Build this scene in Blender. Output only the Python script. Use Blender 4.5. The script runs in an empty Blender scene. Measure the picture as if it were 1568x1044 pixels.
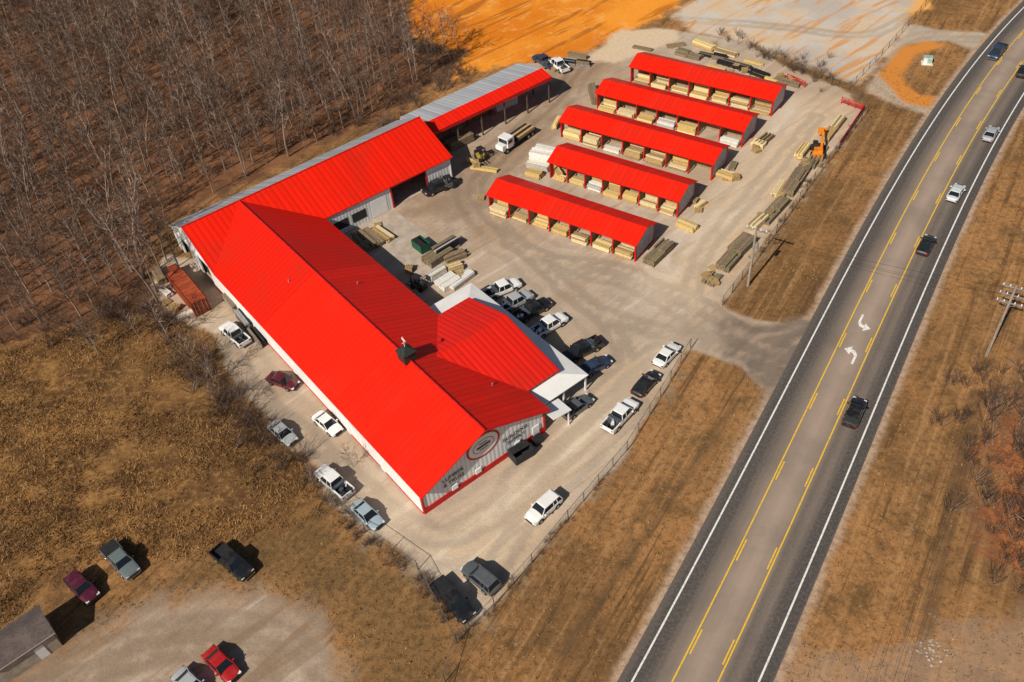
import bpy, numpy as np, math, random
from mathutils import Vector, Matrix
random.seed(7); RNG=np.random.default_rng(7)
rad=math.radians
scene=bpy.context.scene
# ------------------------------------------------------------------ camera / survey
F=1345.0; PITCH=rad(44.4); ROLL=rad(-5.9); H=85.0
_R0=np.array([[1,0,0],[0,math.sin(PITCH),math.cos(PITCH)],[0,math.cos(PITCH),-math.sin(PITCH)]])
_c,_s=math.cos(ROLL),math.sin(ROLL)
RC=np.array([[_c,_s,0],[-_s,_c,0],[0,0,1]])@_R0
def W(u,v,z=0.0):
    """survey point of the aerial photo -> metric site coordinates (x,y) at height z"""
    d=RC.T@np.array([u-784.0,522.0-v,F]); t=(z-H)/d[2]; return (d[0]*t,d[1]*t)
cam=bpy.data.cameras.new("camera"); co=bpy.data.objects.new("camera",cam); scene.collection.objects.link(co)
cam.sensor_width=36; cam.lens=F/1568*36; cam.clip_start=1; cam.clip_end=6000
M=Matrix(((RC[0][0],RC[1][0],-RC[2][0]),(RC[0][1],RC[1][1],-RC[2][1]),(RC[0][2],RC[1][2],-RC[2][2]))).to_4x4()
M.translation=Vector((0,0,H)); co.matrix_world=M; scene.camera=co
scene.view_settings.view_transform='Standard'; scene.view_settings.look='None'; scene.view_settings.exposure=0
# ------------------------------------------------------------------ light
SUN_AZ=rad(229); SUN_EL=rad(40)
w=bpy.data.worlds.new("World"); scene.world=w; w.use_nodes=True
nt=w.node_tree; sky=nt.nodes.new('ShaderNodeTexSky'); sky.sky_type='NISHITA'; sky.sun_disc=False
sky.sun_elevation=SUN_EL; sky.sun_rotation=math.atan2(math.cos(SUN_AZ),math.sin(SUN_AZ))
bg=nt.nodes['Background']; bg.inputs[1].default_value=0.05; nt.links.new(sky.outputs[0],bg.inputs[0])
sl=bpy.data.lights.new("sun","SUN"); sl.energy=5.0; sl.angle=rad(0.5); sl.color=(1,0.92,0.79)
so=bpy.data.objects.new("sun",sl); scene.collection.objects.link(so)
ld=Vector((-math.cos(SUN_AZ)*math.cos(SUN_EL),-math.sin(SUN_AZ)*math.cos(SUN_EL),-math.sin(SUN_EL)))
so.rotation_euler=ld.to_track_quat('-Z','Y').to_euler(); so.location=(0,0,120)
# ------------------------------------------------------------------ node helper
class N:
    def __init__(s,name):
        s.m=bpy.data.materials.new(name); s.m.use_nodes=True; s.t=s.m.node_tree
        s.b=s.t.nodes['Principled BSDF']; s.geo=None
    def new(s,k): return s.t.nodes.new(k)
    def lk(s,a,b): s.t.links.new(a,b)
    def put(s,inp,v):
        if isinstance(v,(int,float)): inp.default_value=v
        elif isinstance(v,(tuple,list)): inp.default_value=(*v,1) if len(v)==3 and inp.type=='RGBA' else v
        else: s.lk(v,inp)
    def pos(s):
        if not s.geo: s.geo=s.new('ShaderNodeNewGeometry')
        return s.geo.outputs['Position']
    def obj(s): return s.new('ShaderNodeTexCoord').outputs['Object']
    def mapv(s,vec,rot=0,scale=(1,1,1)):
        n=s.new('ShaderNodeMapping'); n.inputs['Rotation'].default_value=(0,0,rot); s.lk(vec,n.inputs[0])
        k=s.new('ShaderNodeVectorMath'); k.operation='MULTIPLY'; k.inputs[1].default_value=scale; s.lk(n.outputs[0],k.inputs[0]); return k.outputs[0]
    def noise(s,scale,detail=4,rough=0.55,vec=None,dist=0):
        n=s.new('ShaderNodeTexNoise'); n.inputs['Scale'].default_value=scale; n.inputs['Detail'].default_value=detail
        n.inputs['Roughness'].default_value=rough; n.inputs['Distortion'].default_value=dist
        s.lk(vec if vec is not None else s.pos(),n.inputs['Vector']); return n.outputs['Fac']
    def math(s,op,a,b=0.0,c=0.0):
        n=s.new('ShaderNodeMath'); n.operation=op; s.put(n.inputs[0],a); s.put(n.inputs[1],b); s.put(n.inputs[2],c); return n.outputs[0]
    def rng(s,v,a,b,c=0.0,d=1.0,smooth=True):
        n=s.new('ShaderNodeMapRange'); n.interpolation_type='SMOOTHSTEP' if smooth else 'LINEAR'
        s.put(n.inputs['Value'],v)
        for k,x in (('From Min',a),('From Max',b),('To Min',c),('To Max',d)): n.inputs[k].default_value=x
        return n.outputs['Result']
    def mix(s,f,a,b,mode='MIX'):
        n=s.new('ShaderNodeMix'); n.data_type='RGBA'; n.blend_type=mode
        s.put(n.inputs['Factor'],f); s.put(n.inputs[6],a); s.put(n.inputs[7],b); return n.outputs[2]
    def attr(s,name):
        n=s.new('ShaderNodeAttribute'); n.attribute_name=name; return n
    def bump(s,h,strength=0.5,dist=0.1):
        n=s.new('ShaderNodeBump'); n.inputs['Strength'].default_value=strength; n.inputs['Distance'].default_value=dist
        s.lk(h,n.inputs['Height']); s.lk(n.outputs[0],s.b.inputs['Normal'])
    def out(s,col,rough=0.8,spec=0.3,metal=0.0):
        s.put(s.b.inputs['Base Color'],col); s.put(s.b.inputs['Roughness'],rough)
        s.b.inputs['Specular IOR Level'].default_value=spec; s.b.inputs['Metallic'].default_value=metal; return s.m
def plain(name,col,rough=0.7,spec=0.3,metal=0.0,var=0.15,scale=1.5):
    n=N(name); k=n.noise(scale,3); c2=tuple(max(0,x*(1-var*2)) for x in col)
    return n.out(n.mix(n.rng(k,0.3,0.7),col,c2),rough,spec,metal)
# ------------------------------------------------------------------ mesh builder
class MB:
    def __init__(s): s.v=[]; s.f=[]; s.m=[]
    def poly(s,pts,m=0):
        i=len(s.v); s.v+= [tuple(p) for p in pts]; s.f.append(tuple(range(i,i+len(pts)))); s.m.append(m)
    def box(s,c,d,m=0,rz=0.0,taper=1.0):
        i=len(s.v); cz,sz=math.cos(rz),math.sin(rz)
        for z in (-1,1):
            k=taper if z>0 else 1
            for x,y in ((-1,-1),(1,-1),(1,1),(-1,1)):
                X=x*d[0]/2*k; Y=y*d[1]/2*k
                s.v.append((c[0]+X*cz-Y*sz,c[1]+X*sz+Y*cz,c[2]+z*d[2]/2))
        for q in ((3,2,1,0),(4,5,6,7),(0,1,5,4),(1,2,6,5),(2,3,7,6),(3,0,4,7)):
            s.f.append(tuple(i+a for a in q)); s.m.append(m)
    def tube(s,p,q,r1,r2,n=6,m=0,cap=False):
        p=Vector(p);q=Vector(q); d=(q-p); 
        if d.length<1e-6: return
        d.normalize(); a=d.orthogonal().normalized(); b=d.cross(a); i=len(s.v)
        for c,r in ((p,r1),(q,r2)):
            for k in range(n):
                t=2*math.pi*k/n; s.v.append(tuple(c+a*(r*math.cos(t))+b*(r*math.sin(t))))
        for k in range(n):
            k2=(k+1)%n; s.f.append((i+k,i+k2,i+n+k2,i+n+k)); s.m.append(m)
        if cap:
            s.f.append(tuple(i+n+k for k in range(n))); s.m.append(m)
            s.f.append(tuple(i+k for k in reversed(range(n)))); s.m.append(m)
    def slab(s,pts,th,mt,me):
        s.poly(pts,mt); lo=[(p[0],p[1],p[2]-th) for p in pts]; s.poly(lo[::-1],me)
        for k in range(len(pts)):
            j=(k+1)%len(pts); s.poly([pts[k],lo[k],lo[j],pts[j]],me)
    def mesh(s,name,mats,smooth=False):
        me=bpy.data.meshes.new(name); me.from_pydata(s.v,[],s.f)
        for m in mats: me.materials.append(m)
        me.polygons.foreach_set('material_index',s.m)
        if smooth: me.polygons.foreach_set('use_smooth',[True]*len(s.f))
        me.update(); return me
    def obj(s,name,mats,loc=(0,0,0),rz=0.0,parent=None,smooth=False):
        return link(name,s.mesh(name,mats,smooth),loc,rz,parent)
def link(name,me,loc=(0,0,0),rz=0.0,parent=None,sc=None):
    o=bpy.data.objects.new(name,me); scene.collection.objects.link(o)
    o.location=loc; o.rotation_euler=(0,0,rz)
    if sc: o.scale=sc
    if parent: o.parent=parent
    return o
def empty(name,loc=(0,0,0),rz=0.0):
    e=bpy.data.objects.new(name,None); scene.collection.objects.link(e); e.location=loc; e.rotation_euler=(0,0,rz); return e
# ------------------------------------------------------------------ road alignment
RD=rad(54.0); rd=np.array([math.cos(RD),math.sin(RD)]); rn=np.array([math.sin(RD),-math.cos(RD)])
Lp=[(965,1044),(1060,864),(1150,692),(1240,525),(1330,360),(1420,200),(1480,115),(1540,42)]
Rp=[(1165,1044),(1208,950),(1252,840),(1290,745),(1325,655),(1400,475),(1440,390),(1500,265),(1568,135)]
rows=[];rhs=[]
for k,P in enumerate((Lp,Rp)):
    for q in P:
        w_=np.array(W(*q)); s_=w_@rd/100; t_=w_@rn
        rows.append([1-k,k,s_,s_*s_,s_**3]); rhs.append(t_)
co_,*_=np.linalg.lstsq(np.array(rows),np.array(rhs),rcond=None)
HALF=(co_[1]-co_[0])/2
S0,S1=0.30,2.1
def road_t(s):
    s=s/100; sc=min(max(s,S0),S1)
    v=(co_[0]+co_[1])/2+co_[2]*sc+co_[3]*sc**2+co_[4]*sc**3
    g=co_[2]+2*co_[3]*sc+3*co_[4]*sc**2
    return v+g*(s-sc)
def rp(s,off):
    t=road_t(s); g=(road_t(s+1)-road_t(s-1))/2; k=1/math.sqrt(1+g*g)
    p=rd*(s-off*g*k)+rn*(t+off*k); return (p[0],p[1])
# ------------------------------------------------------------------ ground
def px(P): return np.array([W(*q) for q in P])
regions={
'woods':px([(-500,560),(0,525),(100,505),(215,470),(232,400),(235,345),(420,262),(600,170),(640,140),(700,105),(690,75),(630,65),(620,0),(650,-200),(-700,-200)]),
'yard':px([(250,390),(232,440),(250,475),(330,515),(345,560),(390,625),(440,680),(482,712),(495,755),(540,800),(600,832),(690,903),(733,948),(757,925),(870,795),(960,690),(1052,535),(1085,545),(1130,560),(1165,590),(1182,600),(1250,505),(1243,487),(1215,495),(1140,485),(1106,468),(1145,405),(1235,285),(1325,172),(1290,135),(1210,105),(1130,62),(1060,50),(1000,42),(950,60),(900,82),(840,92),(790,100),(640,190),(500,300),(330,400)]),
'dirt':px([(600,330),(690,250),(780,200),(840,110),(960,60),(985,85),(900,130),(850,180),(835,240),(760,290),(740,360),(680,350)]),
'bright':px([(975,420),(1040,350),(1120,260),(1200,150),(1290,150),(1300,175),(1215,290),(1110,420),(1080,470),(1000,470)]),
'bright2':px([(560,745),(640,800),(700,790),(840,690),(860,620),(960,560),(1020,520),(1040,545),(940,680),(850,790),(740,930),(640,850),(560,800)]),
'orange':px([(625,50),(640,-120),(1110,-90),(1035,10),(985,38),(905,80),(870,88),(760,104),(690,122),(715,80),(655,66)]),
'pale':px([(1030,20),(1100,-25),(1395,-25),(1392,40),(1347,100),(1312,128),(1240,100),(1150,68),(1060,50)]),
'spoil':px([(895,92),(950,45),(1035,45),(1040,62),(1000,75),(940,98)]),
'oring':px([(1345,112),(1380,72),(1420,62),(1455,68),(1400,85),(1378,115),(1405,145),(1445,150),(1430,166),(1385,158)]),
'otop':px([(1150,-10),(1400,-40),(1425,12),(1400,24),(1330,20),(1260,10)]),
'loop':px([(1322,140),(1395,35),(1430,45),(1500,48),(1525,55),(1505,80),(1450,62),(1390,68),(1350,110),(1385,150),(1440,162),(1425,178),(1370,160)]),
'weeds':px([(-400,560),(0,530),(110,510),(235,462),(325,560),(480,730),(485,785),(400,820),(300,850),(150,850),(60,920),(0,955),(-300,1100)]),
'lot':px([(-80,1120),(50,1020),(150,965),(230,925),(330,905),(420,908),(490,950),(525,1010),(530,1120)]),
'mown':px([(300,850),(400,820),(480,790),(560,840),(680,930),(690,1000),(680,1100),(560,1100),(540,1010),(490,930),(400,890),(250,905)]),
'drive':px([(1100,543),(1110,520),(1095,495),(1120,484),(1180,497),(1225,488),(1262,480),(1185,625),(1170,615),(1165,590),(1135,562)]),
'eshoulder':px([(1205,965),(1225,990),(1300,1010),(1420,965),(1568,950),(1700,1000),(1600,1150),(1180,1150)]),
'ebrush':px([(1568,545),(1800,400),(1800,950),(1568,900),(1495,840),(1480,760),(1515,640)]),
'bank':px([(1510,690),(1580,630),(1800,640),(1700,860),(1560,880),(1500,840),(1530,770)]),
}
sh=[rp(s,-(HALF+2.0)) for s in range(-60,330,6)]+[rp(s,HALF+1.9) for s in range(-60,330,6)][::-1]
regions['shoulder']=np.array(sh)
tracks=[[(1200,560),(1100,530),(980,500),(900,470),(800,380),(740,320),(720,280),(780,230),(850,130)],[(1210,540),(1080,500),(960,430),(900,420),(780,370)],[(1060,500),(1060,400),(1150,300),(1250,180)],
 [(1030,540),(930,640),(840,720),(700,840),(600,790),(510,700),(400,610),(350,540)],[(1180,580),(1040,520),(960,560),(880,640),(780,740)],
 [(740,900),(800,800),(900,700),(980,620)],[(-50,1060),(120,1010),(250,960),(400,950),(500,1020),(520,1080)],[(100,1044),(260,990),(380,990),(420,1060)],
 [(940,60),(880,100),(850,160),(720,250)],[(1040,30),(1200,40),(1330,60),(1400,20)],[(1400,150),(1350,110),(1400,60),(1500,60)],[(730,60),(820,30),(950,20)],
 [(1190,545),(1060,455),(1000,440),(960,410),(860,400)],[(760,560),(820,600),(840,660),(780,760),(700,810)],[(1230,500),(1150,520),(1070,500)],[(860,440),(940,500),(960,560)]]
lines_g=[[(1490,600),(1455,760),(1425,900),(1395,1060)],[(1502,600),(1467,760),(1437,900),(1409,1060)],[(860,1000),(960,860),(1060,720),(1130,610)],[(1000,1000),(1090,780),(1150,650)]]  # paths of the darker lines laid over the dry grass
def sdf(P,X,Y,closed=True):
    d=np.full(X.shape,1e9); ins=np.zeros(X.shape,bool); n=len(P)
    for i in range(n if closed else n-1):
        ax,ay=P[i]; bx,by=P[(i+1)%n]; ex,ey=bx-ax,by-ay
        t=np.clip(((X-ax)*ex+(Y-ay)*ey)/(ex*ex+ey*ey+1e-9),0,1)
        d=np.minimum(d,np.hypot(X-ax-t*ex,Y-ay-t*ey))
        if closed:
            c=((ay>Y)!=(by>Y))&(X<(bx-ax)*(Y-ay)/(by-ay+1e-12)+ax); ins^=c
    return np.where(ins,d,-d) if closed else d
def smooth_path(P):
    P=px(P)
    for _ in range(3):
        Q=[P[0]]
        for a,b in zip(P[:-1],P[1:]): Q+=[a*.75+b*.25,a*.25+b*.75]
        Q.append(P[-1]); P=np.array(Q)
    return P
xs=np.concatenate([[-3000,-1200,-500,-260,-200],np.arange(-160,170,1.0),[200,260,500,1200,3000]])
ys=np.concatenate([[-3000,-1000,-300,-60,0],np.arange(24,285,1.0),[310,400,700,1500,4000]])
GX,GY=np.meshgrid(xs,ys); nx,ny=len(xs),len(ys)
me=bpy.data.meshes.new("ground")
me.vertices.add(GX.size); me.vertices.foreach_set('co',np.stack([GX.ravel(),GY.ravel(),np.zeros(GX.size)],1).ravel())
idx=np.arange(GX.size).reshape(ny,nx)
q=np.stack([idx[:-1,:-1],idx[:-1,1:],idx[1:,1:],idx[1:,:-1]],-1).reshape(-1,4)
me.loops.add(q.size); me.loops.foreach_set('vertex_index',q.ravel())
me.polygons.add(len(q)); me.polygons.foreach_set('loop_start',np.arange(len(q))*4); me.polygons.foreach_set('loop_total',np.full(len(q),4))
me.update(calc_edges=True); me.validate()
def put_attr(k,v):
    a=me.attributes.new(k,'FLOAT','POINT'); a.data.foreach_set('value',np.clip(v,-60,60).astype(np.float32))
for k,P in regions.items(): put_attr(k,sdf(P,GX.ravel(),GY.ravel()))
for nm_,TT in (('track',tracks),('lineg',lines_g)):
    d=np.full(GX.size,60.0)
    for T in TT: d=np.minimum(d,sdf(smooth_path(T),GX.ravel(),GY.ravel(),False))
    put_attr(nm_,d)
g=N("ground_mat")
nb=g.noise(0.035,5); nm=g.noise(0.22,6,0.68); nf=g.noise(1.3,6,0.75); nff=g.noise(5,3,0.75)
def mask(name,amp=5.0,wd=0.6,src=None):
    a=g.attr(name).outputs['Fac']; v=g.math('MULTIPLY_ADD',g.math('SUBTRACT',src if src is not None else nm,0.5),amp,a); return g.rng(v,-wd,wd)
streak=g.noise(1.0,5,0.65,g.mapv(g.pos(),-RD,(0.035,0.8,1)))
streak2=g.noise(1.0,4,0.6,g.mapv(g.pos(),-rad(38),(0.035,0.30,1)),1.4)
# dry grass
c=g.mix(g.rng(nb,0.38,0.62),(0.37,0.185,0.072),(0.205,0.108,0.045))
c=g.mix(g.rng(nm,0.45,0.66,0,0.85),c,(0.135,0.078,0.034))
c=g.mix(g.rng(streak,0.50,0.66,0,0.65),c,(0.43,0.24,0.105))
c=g.mix(g.rng(streak,0.35,0.45,0.75,0),c,(0.10,0.058,0.028))
c=g.mix(g.rng(nf,0.46,0.66,0,0.65),c,(0.10,0.058,0.028))
c=g.mix(g.rng(nf,0.30,0.44,0.55,0),c,(0.47,0.29,0.14))
c=g.mix(g.math('MULTIPLY',mask('mown',8,3),.65),c,g.mix(g.rng(nf,.4,.62),(0.18,0.11,0.046),(0.10,0.065,0.03)))
# tall weeds floor
cw=g.mix(g.rng(nm,0.38,0.62),(0.31,0.16,0.056),(0.10,0.05,0.022))
cw=g.mix(g.rng(nb,0.42,0.6,0,.65),cw,(0.12,0.062,0.027)); cw=g.mix(g.rng(nf,0.48,0.66,0,0.6),cw,(0.42,0.245,0.095)); c=g.mix(mask('weeds',6,1.5),c,cw)
# woods floor
cl=g.mix(g.rng(nm,0.35,0.65),(0.225,0.10,0.048),(0.095,0.048,0.028)); cl=g.mix(g.rng(nff,0.4,0.7,0,0.5),cl,(0.28,0.145,0.078))
c=g.mix(mask('woods',8,2.5),c,cl)
cb=g.mix(g.rng(nm,0.4,0.6),(0.27,0.12,0.055),(0.13,0.068,0.038)); cb=g.mix(g.rng(nf,.45,.65,0,.6),cb,(.36,.22,.13)); c=g.mix(g.math('MULTIPLY',mask('ebrush',12,2.5),.85),c,cb)
cbk=g.mix(g.rng(nf,.38,.6),(0.40,0.14,0.05),(0.15,0.062,0.033)); c=g.mix(g.math('MULTIPLY',mask('bank',16,1.5),.9),c,cbk)
lg=g.attr('lineg').outputs['Fac']; c=g.mix(g.rng(g.math('MULTIPLY_ADD',nf,.6,lg),.35,1.1,.6,0),c,(0.10,0.062,0.035))  # narrow darker bands along the grass lines
# gravel
tr=g.attr('track').outputs['Fac']
trk=g.math('MULTIPLY',g.rng(g.math('ABSOLUTE',g.math('SUBTRACT',g.math('MULTIPLY_ADD',nm,2.2,tr),2.1)),.25,1.0,1,0),g.rng(nb,.30,.55,.35,1))
trk2=g.rng(g.math('ABSOLUTE',g.math('SUBTRACT',g.math('MULTIPLY_ADD',nm,2.2,tr),4.6)),.25,.9,1,0)
trw=g.rng(g.math('MULTIPLY_ADD',nm,4.0,tr),2.5,6.5,1,0)
def gravel(light,dark,tan):
    k=g.mix(g.rng(nm,0.3,0.65),light,dark); k=g.mix(g.rng(nb,0.42,0.60,0,0.7),k,tan)
    k=g.mix(g.rng(streak2,0.52,0.66,0,0.7),k,tuple(x*.82 for x in tan)); k=g.mix(g.rng(streak2,0.33,0.44,0.65,0),k,tuple(min(.78,x*1.15) for x in light))
    k=g.mix(g.rng(nf,0.52,0.70,0,0.35),k,tuple(x*.75 for x in dark))
    k=g.mix(g.math('MULTIPLY',trw,.3),k,tan); k=g.mix(g.math('MULTIPLY',trk,.6),k,tuple(x*.66 for x in dark)); k=g.mix(g.math('MULTIPLY',trk2,.35),k,tuple(x*.75 for x in dark))
    return g.mix(g.rng(nff,0.48,0.74,0,0.35),k,tuple(x*.55 for x in dark))
cg=gravel((0.55,0.45,0.355),(0.42,0.34,0.27),(0.45,0.32,0.215))
cbr=gravel((0.72,0.61,0.49),(0.60,0.49,0.38),(0.62,0.44,0.27))
cd=gravel((0.38,0.28,0.205),(0.29,0.215,0.155),(0.38,0.25,0.16))
cdr=g.mix(g.rng(streak2,0.4,0.62),(0.23,0.175,0.132),(0.34,0.25,0.185)); cdr=g.mix(g.rng(nm,.45,.7,0,.6),cdr,(.43,.31,.225)); cdr=g.mix(g.math('MULTIPLY',trk,.6),cdr,(.12,.10,.085))
cor=g.mix(g.rng(nb,0.4,0.6),(0.84,0.31,0.035),(0.66,0.19,0.015)); cor=g.mix(g.rng(nm,0.5,0.68,0,.75),cor,(0.86,0.40,0.10)); cor=g.mix(g.rng(streak2,0.36,0.47,0.8,0),cor,(0.40,0.125,0.02)); cor=g.mix(g.rng(nf,0.5,0.7,0,0.4),cor,(0.50,0.15,0.018))
cpl=g.mix(g.rng(nm,0.35,0.6),(0.56,0.52,0.48),(0.62,0.46,0.31)); cpl=g.mix(g.rng(nb,0.5,0.6,0,0.7),cpl,(0.43,0.395,0.37)); cpl=g.mix(g.rng(streak2,0.52,0.62,0,0.85),cpl,(0.60,0.28,0.09)); cpl=g.mix(g.math('MULTIPLY',trk,.5),cpl,(.3,.25,.2))
c=g.mix(mask('orange',9,1.0),c,cor); c=g.mix(mask('otop',6,1.2),c,(0.78,0.40,0.11))
c=g.mix(mask('loop',3,0.8),c,gravel((.52,.43,.34),(.42,.34,.27),(.48,.36,.26))); c=g.mix(mask('oring',4,0.8),c,g.mix(nf,(0.72,0.27,0.045),(.5,.2,.05)))
c=g.mix(mask('pale',8,1.5),c,cpl)
c=g.mix(mask('lot',11,2.2),c,gravel((0.52,0.42,0.34),(0.34,0.25,0.18),(0.30,0.19,0.11)))
c=g.mix(g.math('MULTIPLY',mask('eshoulder',18,2),0.45),c,(0.42,0.29,0.205))
c=g.mix(mask('shoulder',1.6,0.5),c,g.mix(g.rng(nf,0.4,0.65),(0.48,0.33,0.225),(0.30,0.20,0.135)))
c=g.mix(mask('yard',2.6,0.5),c,cg); c=g.mix(mask('dirt',12,5),c,cd); c=g.mix(mask('spoil',5,1.0),c,g.mix(nf,(0.78,0.62,0.44),(.5,.36,.24)))
c=g.mix(g.math('MULTIPLY',mask('bright',14,4),.9),c,cbr); c=g.mix(g.math('MULTIPLY',mask('bright2',12,3),.85),c,cbr)
c=g.mix(g.math('MULTIPLY',mask('drive',3,1.2),0.9),c,cdr)
g.bump(g.math('ADD',nf,g.math('MULTIPLY',nff,0.3)),0.55,0.18)
me.materials.append(g.out(c,0.95,0.05))
link("ground",me)
# ------------------------------------------------------------------ road
rm=N("asphalt_mat"); uv=rm.new('ShaderNodeUVMap').outputs[0]; sep=rm.new('ShaderNodeSeparateXYZ'); rm.lk(uv,sep.inputs[0])
off=sep.outputs[0]; vs=rm.mapv(uv,0,(2.2,0.03,1)); sn=rm.noise(1.0,6,0.65,vs); fn=rm.noise(3.0,5,0.75); bn=rm.noise(.12,4,.6)
o2=rm.math('MULTIPLY_ADD',rm.math('SUBTRACT',sn,0.5),1.4,off)
cr=rm.new('ShaderNodeValToRGB'); rm.lk(rm.rng(o2,-8,8,0,1,False),cr.inputs[0])
el=cr.color_ramp.elements
def st(x,col):
    e=el.new((x+8)/16); e.color=(*col,1)
el[0].color=(0.16,0.125,0.10,1); el[1].color=(0.16,0.125,0.10,1)
for x,cc in ((-6.6,(0.12,0.10,0.085)),(-5.6,(0.066,0.061,0.059)),(-4.2,(0.076,0.067,0.063)),(-3.0,(0.19,0.15,0.122)),(-1.8,(0.28,0.215,0.17)),(0,(0.38,0.285,0.225)),(1.8,(0.27,0.205,0.162)),(2.6,(0.14,0.113,0.096)),(3.4,(0.19,0.15,0.123)),(4.4,(0.076,0.067,0.063)),(6.2,(0.062,0.057,0.055)),(6.9,(0.13,0.10,0.083))): st(x,cc)
rc=rm.mix(rm.rng(fn,0.4,0.7,0,0.3),cr.outputs[0],(0.30,0.235,0.19)); rc=rm.mix(rm.rng(bn,.4,.7,0,.3),rc,(.10,.088,.08))
asph=rm.out(rc,0.85,0.2)
def strip(offs,s0,s1,z,ds=3.0):
    V=[];Fc=[];U=[]; ss=np.arange(s0,s1+.01,ds) if s1-s0>ds else np.array([s0,s1]); m=len(offs)
    for s in ss:
        for o in offs:
            p=rp(s,o); V.append((p[0],p[1],z)); U.append((o,s))
    for i in range(len(ss)-1):
        for j in range(m-1): Fc.append((i*m+j,i*m+j+1,(i+1)*m+j+1,(i+1)*m+j))
    return V,Fc,U
V,Fc,U=strip([-HALF-1.25,-HALF,-2,0,2,HALF,HALF+1.2],-120,420,0.02)
me=bpy.data.meshes.new("highway"); me.from_pydata(V,[],Fc); ul=me.uv_layers.new(name="UVMap")
for l in me.loops: ul.data[l.index].uv=U[l.vertex_index]
me.materials.append(asph); link("highway",me)
wn=N("road_paint_white"); wm=wn.out(wn.mix(wn.rng(wn.noise(2.5,5,0.8),0.5,0.62,0,0.5),(0.80,0.78,0.74),(0.25,0.2,0.17)),0.7)
yn=N("road_paint_yellow"); ym=yn.out(yn.mix(yn.rng(yn.noise(2.5,5,0.8),0.5,0.62,0,0.5),(0.82,0.50,0.02),(0.3,0.22,0.12)),0.7)
mk=MB()
def mark(o,wd,s0,s1,m):
    V,Fc,_=strip([o-wd/2,o+wd/2],s0,s1,0.028); b=len(mk.v); mk.v+=V
    for f_ in Fc: mk.f.append(tuple(b+i for i in f_)); mk.m.append(m)
LN=HALF-HALF*2/3
for o in (-HALF,HALF): mark(o,0.19,-120,420,0)
mark(-LN-0.15,0.15,-120,420,1); mark(LN+0.15,0.15,-120,420,1)
s=-118
while s<400: mark(-LN+0.15,0.15,s,s+3,1); mark(LN-0.15,0.15,s+.6,s+3.6,1); s+=12.2
def arrow(px_,flip):
    wp=np.array(W(*px_)); s0=wp@rd
    A=[(.62,-1.9),(.98,-1.9),(.98,.2),(.55,1.05),(-.15,1.2),(-.15,1.85),(-1.15,.85),(-.15,-.1),(-.15,.5),(.3,.42),(.62,-.1)]
    pts=[]
    for x,y in A:
        p=rp(s0+y*flip*.85,x*flip*.85); pts.append((p[0],p[1],0.028))
    mk.poly(pts,0)
arrow((1320,494),-1); arrow((1297,541),1)
mk.obj("road_markings",[wm,ym])
# ------------------------------------------------------------------ shared materials
def ribbed(name,col,axis,var=0.12,rough=0.42,pitch=0.92,spec=0.16,dirt=(0.3,0.03,0.015),dk=0.42,batch=None):
    n=N(name); oc=n.obj(); sp=n.new('ShaderNodeSeparateXYZ'); n.lk(oc,sp.inputs[0]); x=sp.outputs[axis]
    fr=n.math('FRACT',n.math('DIVIDE',x,pitch)); rib=n.math('LESS_THAN',fr,0.16)
    pan=n.new('ShaderNodeTexWhiteNoise'); pan.noise_dimensions='1D'; n.lk(n.math('FLOOR',n.math('DIVIDE',x,pitch)),pan.inputs['W'])
    c2=tuple(v*(1-var) for v in col); c=n.mix(pan.outputs[0],col,c2)
    if batch: c=n.mix(n.math('GREATER_THAN',x,batch),c,tuple(v*.80 for v in col))
    c=n.mix(n.math('MULTIPLY',rib,dk),c,tuple(v*.45 for v in col))
    c=n.mix(n.rng(n.noise(0.15,5,0.6,oc),0.45,0.75,0,0.3),c,dirt)
    c=n.mix(n.rng(n.noise(1.2,4,0.7,oc),0.5,0.8,0,0.25),c,tuple(v*.6 for v in col))
    n.bump(n.math('PINGPONG',n.math('MULTIPLY',x,2/pitch),1),0.35,0.06)
    return n.out(c,rough,spec)
RED=(0.84,0.016,0.004)
red_x=ribbed("red_metal_roof_x",RED,0,batch=37.5); red_s=ribbed("red_metal_shed_roof",RED,0,var=.16); red_y=ribbed("red_metal_roof_y",RED,1); red_b=ribbed("red_metal_roof_bold",(0.78,0.018,0.010),1,dk=0.65,pitch=0.75)
grey_y=ribbed("grey_metal_roof",(0.46,0.48,0.52),1,dirt=(0.3,0.25,0.22),var=0.25,dk=.35,spec=.3)
white_x=ribbed("white_metal_wall_x",(0.80,0.80,0.79),0,dirt=(0.5,0.46,0.42),var=.05,dk=.4); white_y=ribbed("white_metal_wall_y",(0.74,0.75,0.76),1,dirt=(0.45,0.42,0.4),var=.08,dk=.55,pitch=.6)
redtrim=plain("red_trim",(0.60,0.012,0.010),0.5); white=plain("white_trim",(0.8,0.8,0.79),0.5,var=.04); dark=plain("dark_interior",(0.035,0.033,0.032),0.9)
wporch=plain("white_porch_metal",(0.82,0.81,0.79),0.45,var=.05,scale=.4); glassm=plain("window_glass",(0.05,0.09,0.10),0.12,0.6,var=.2); concrete=plain("concrete",(0.50,0.41,0.33),0.85,var=.15,scale=.6)
black=plain("black_metal",(0.02,0.02,0.022),0.5); galv=plain("galvanised_steel",(0.45,0.45,0.45),0.4,0.5,0.5)
lum=[plain("lumber_yellow",(0.68,0.48,0.18),0.8,var=.12,scale=4),plain("lumber_cream",(0.82,0.67,0.36),0.8,var=.08,scale=4),plain("lumber_tan",(0.54,0.36,0.15),0.8,var=.15,scale=4)]
lum2=[plain("lumber_pine",(0.74,0.60,0.35),0.8,var=.12,scale=4),lum[2],plain("lumber_dark",(0.36,0.24,0.12),0.8,var=.15,scale=4)]
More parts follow.
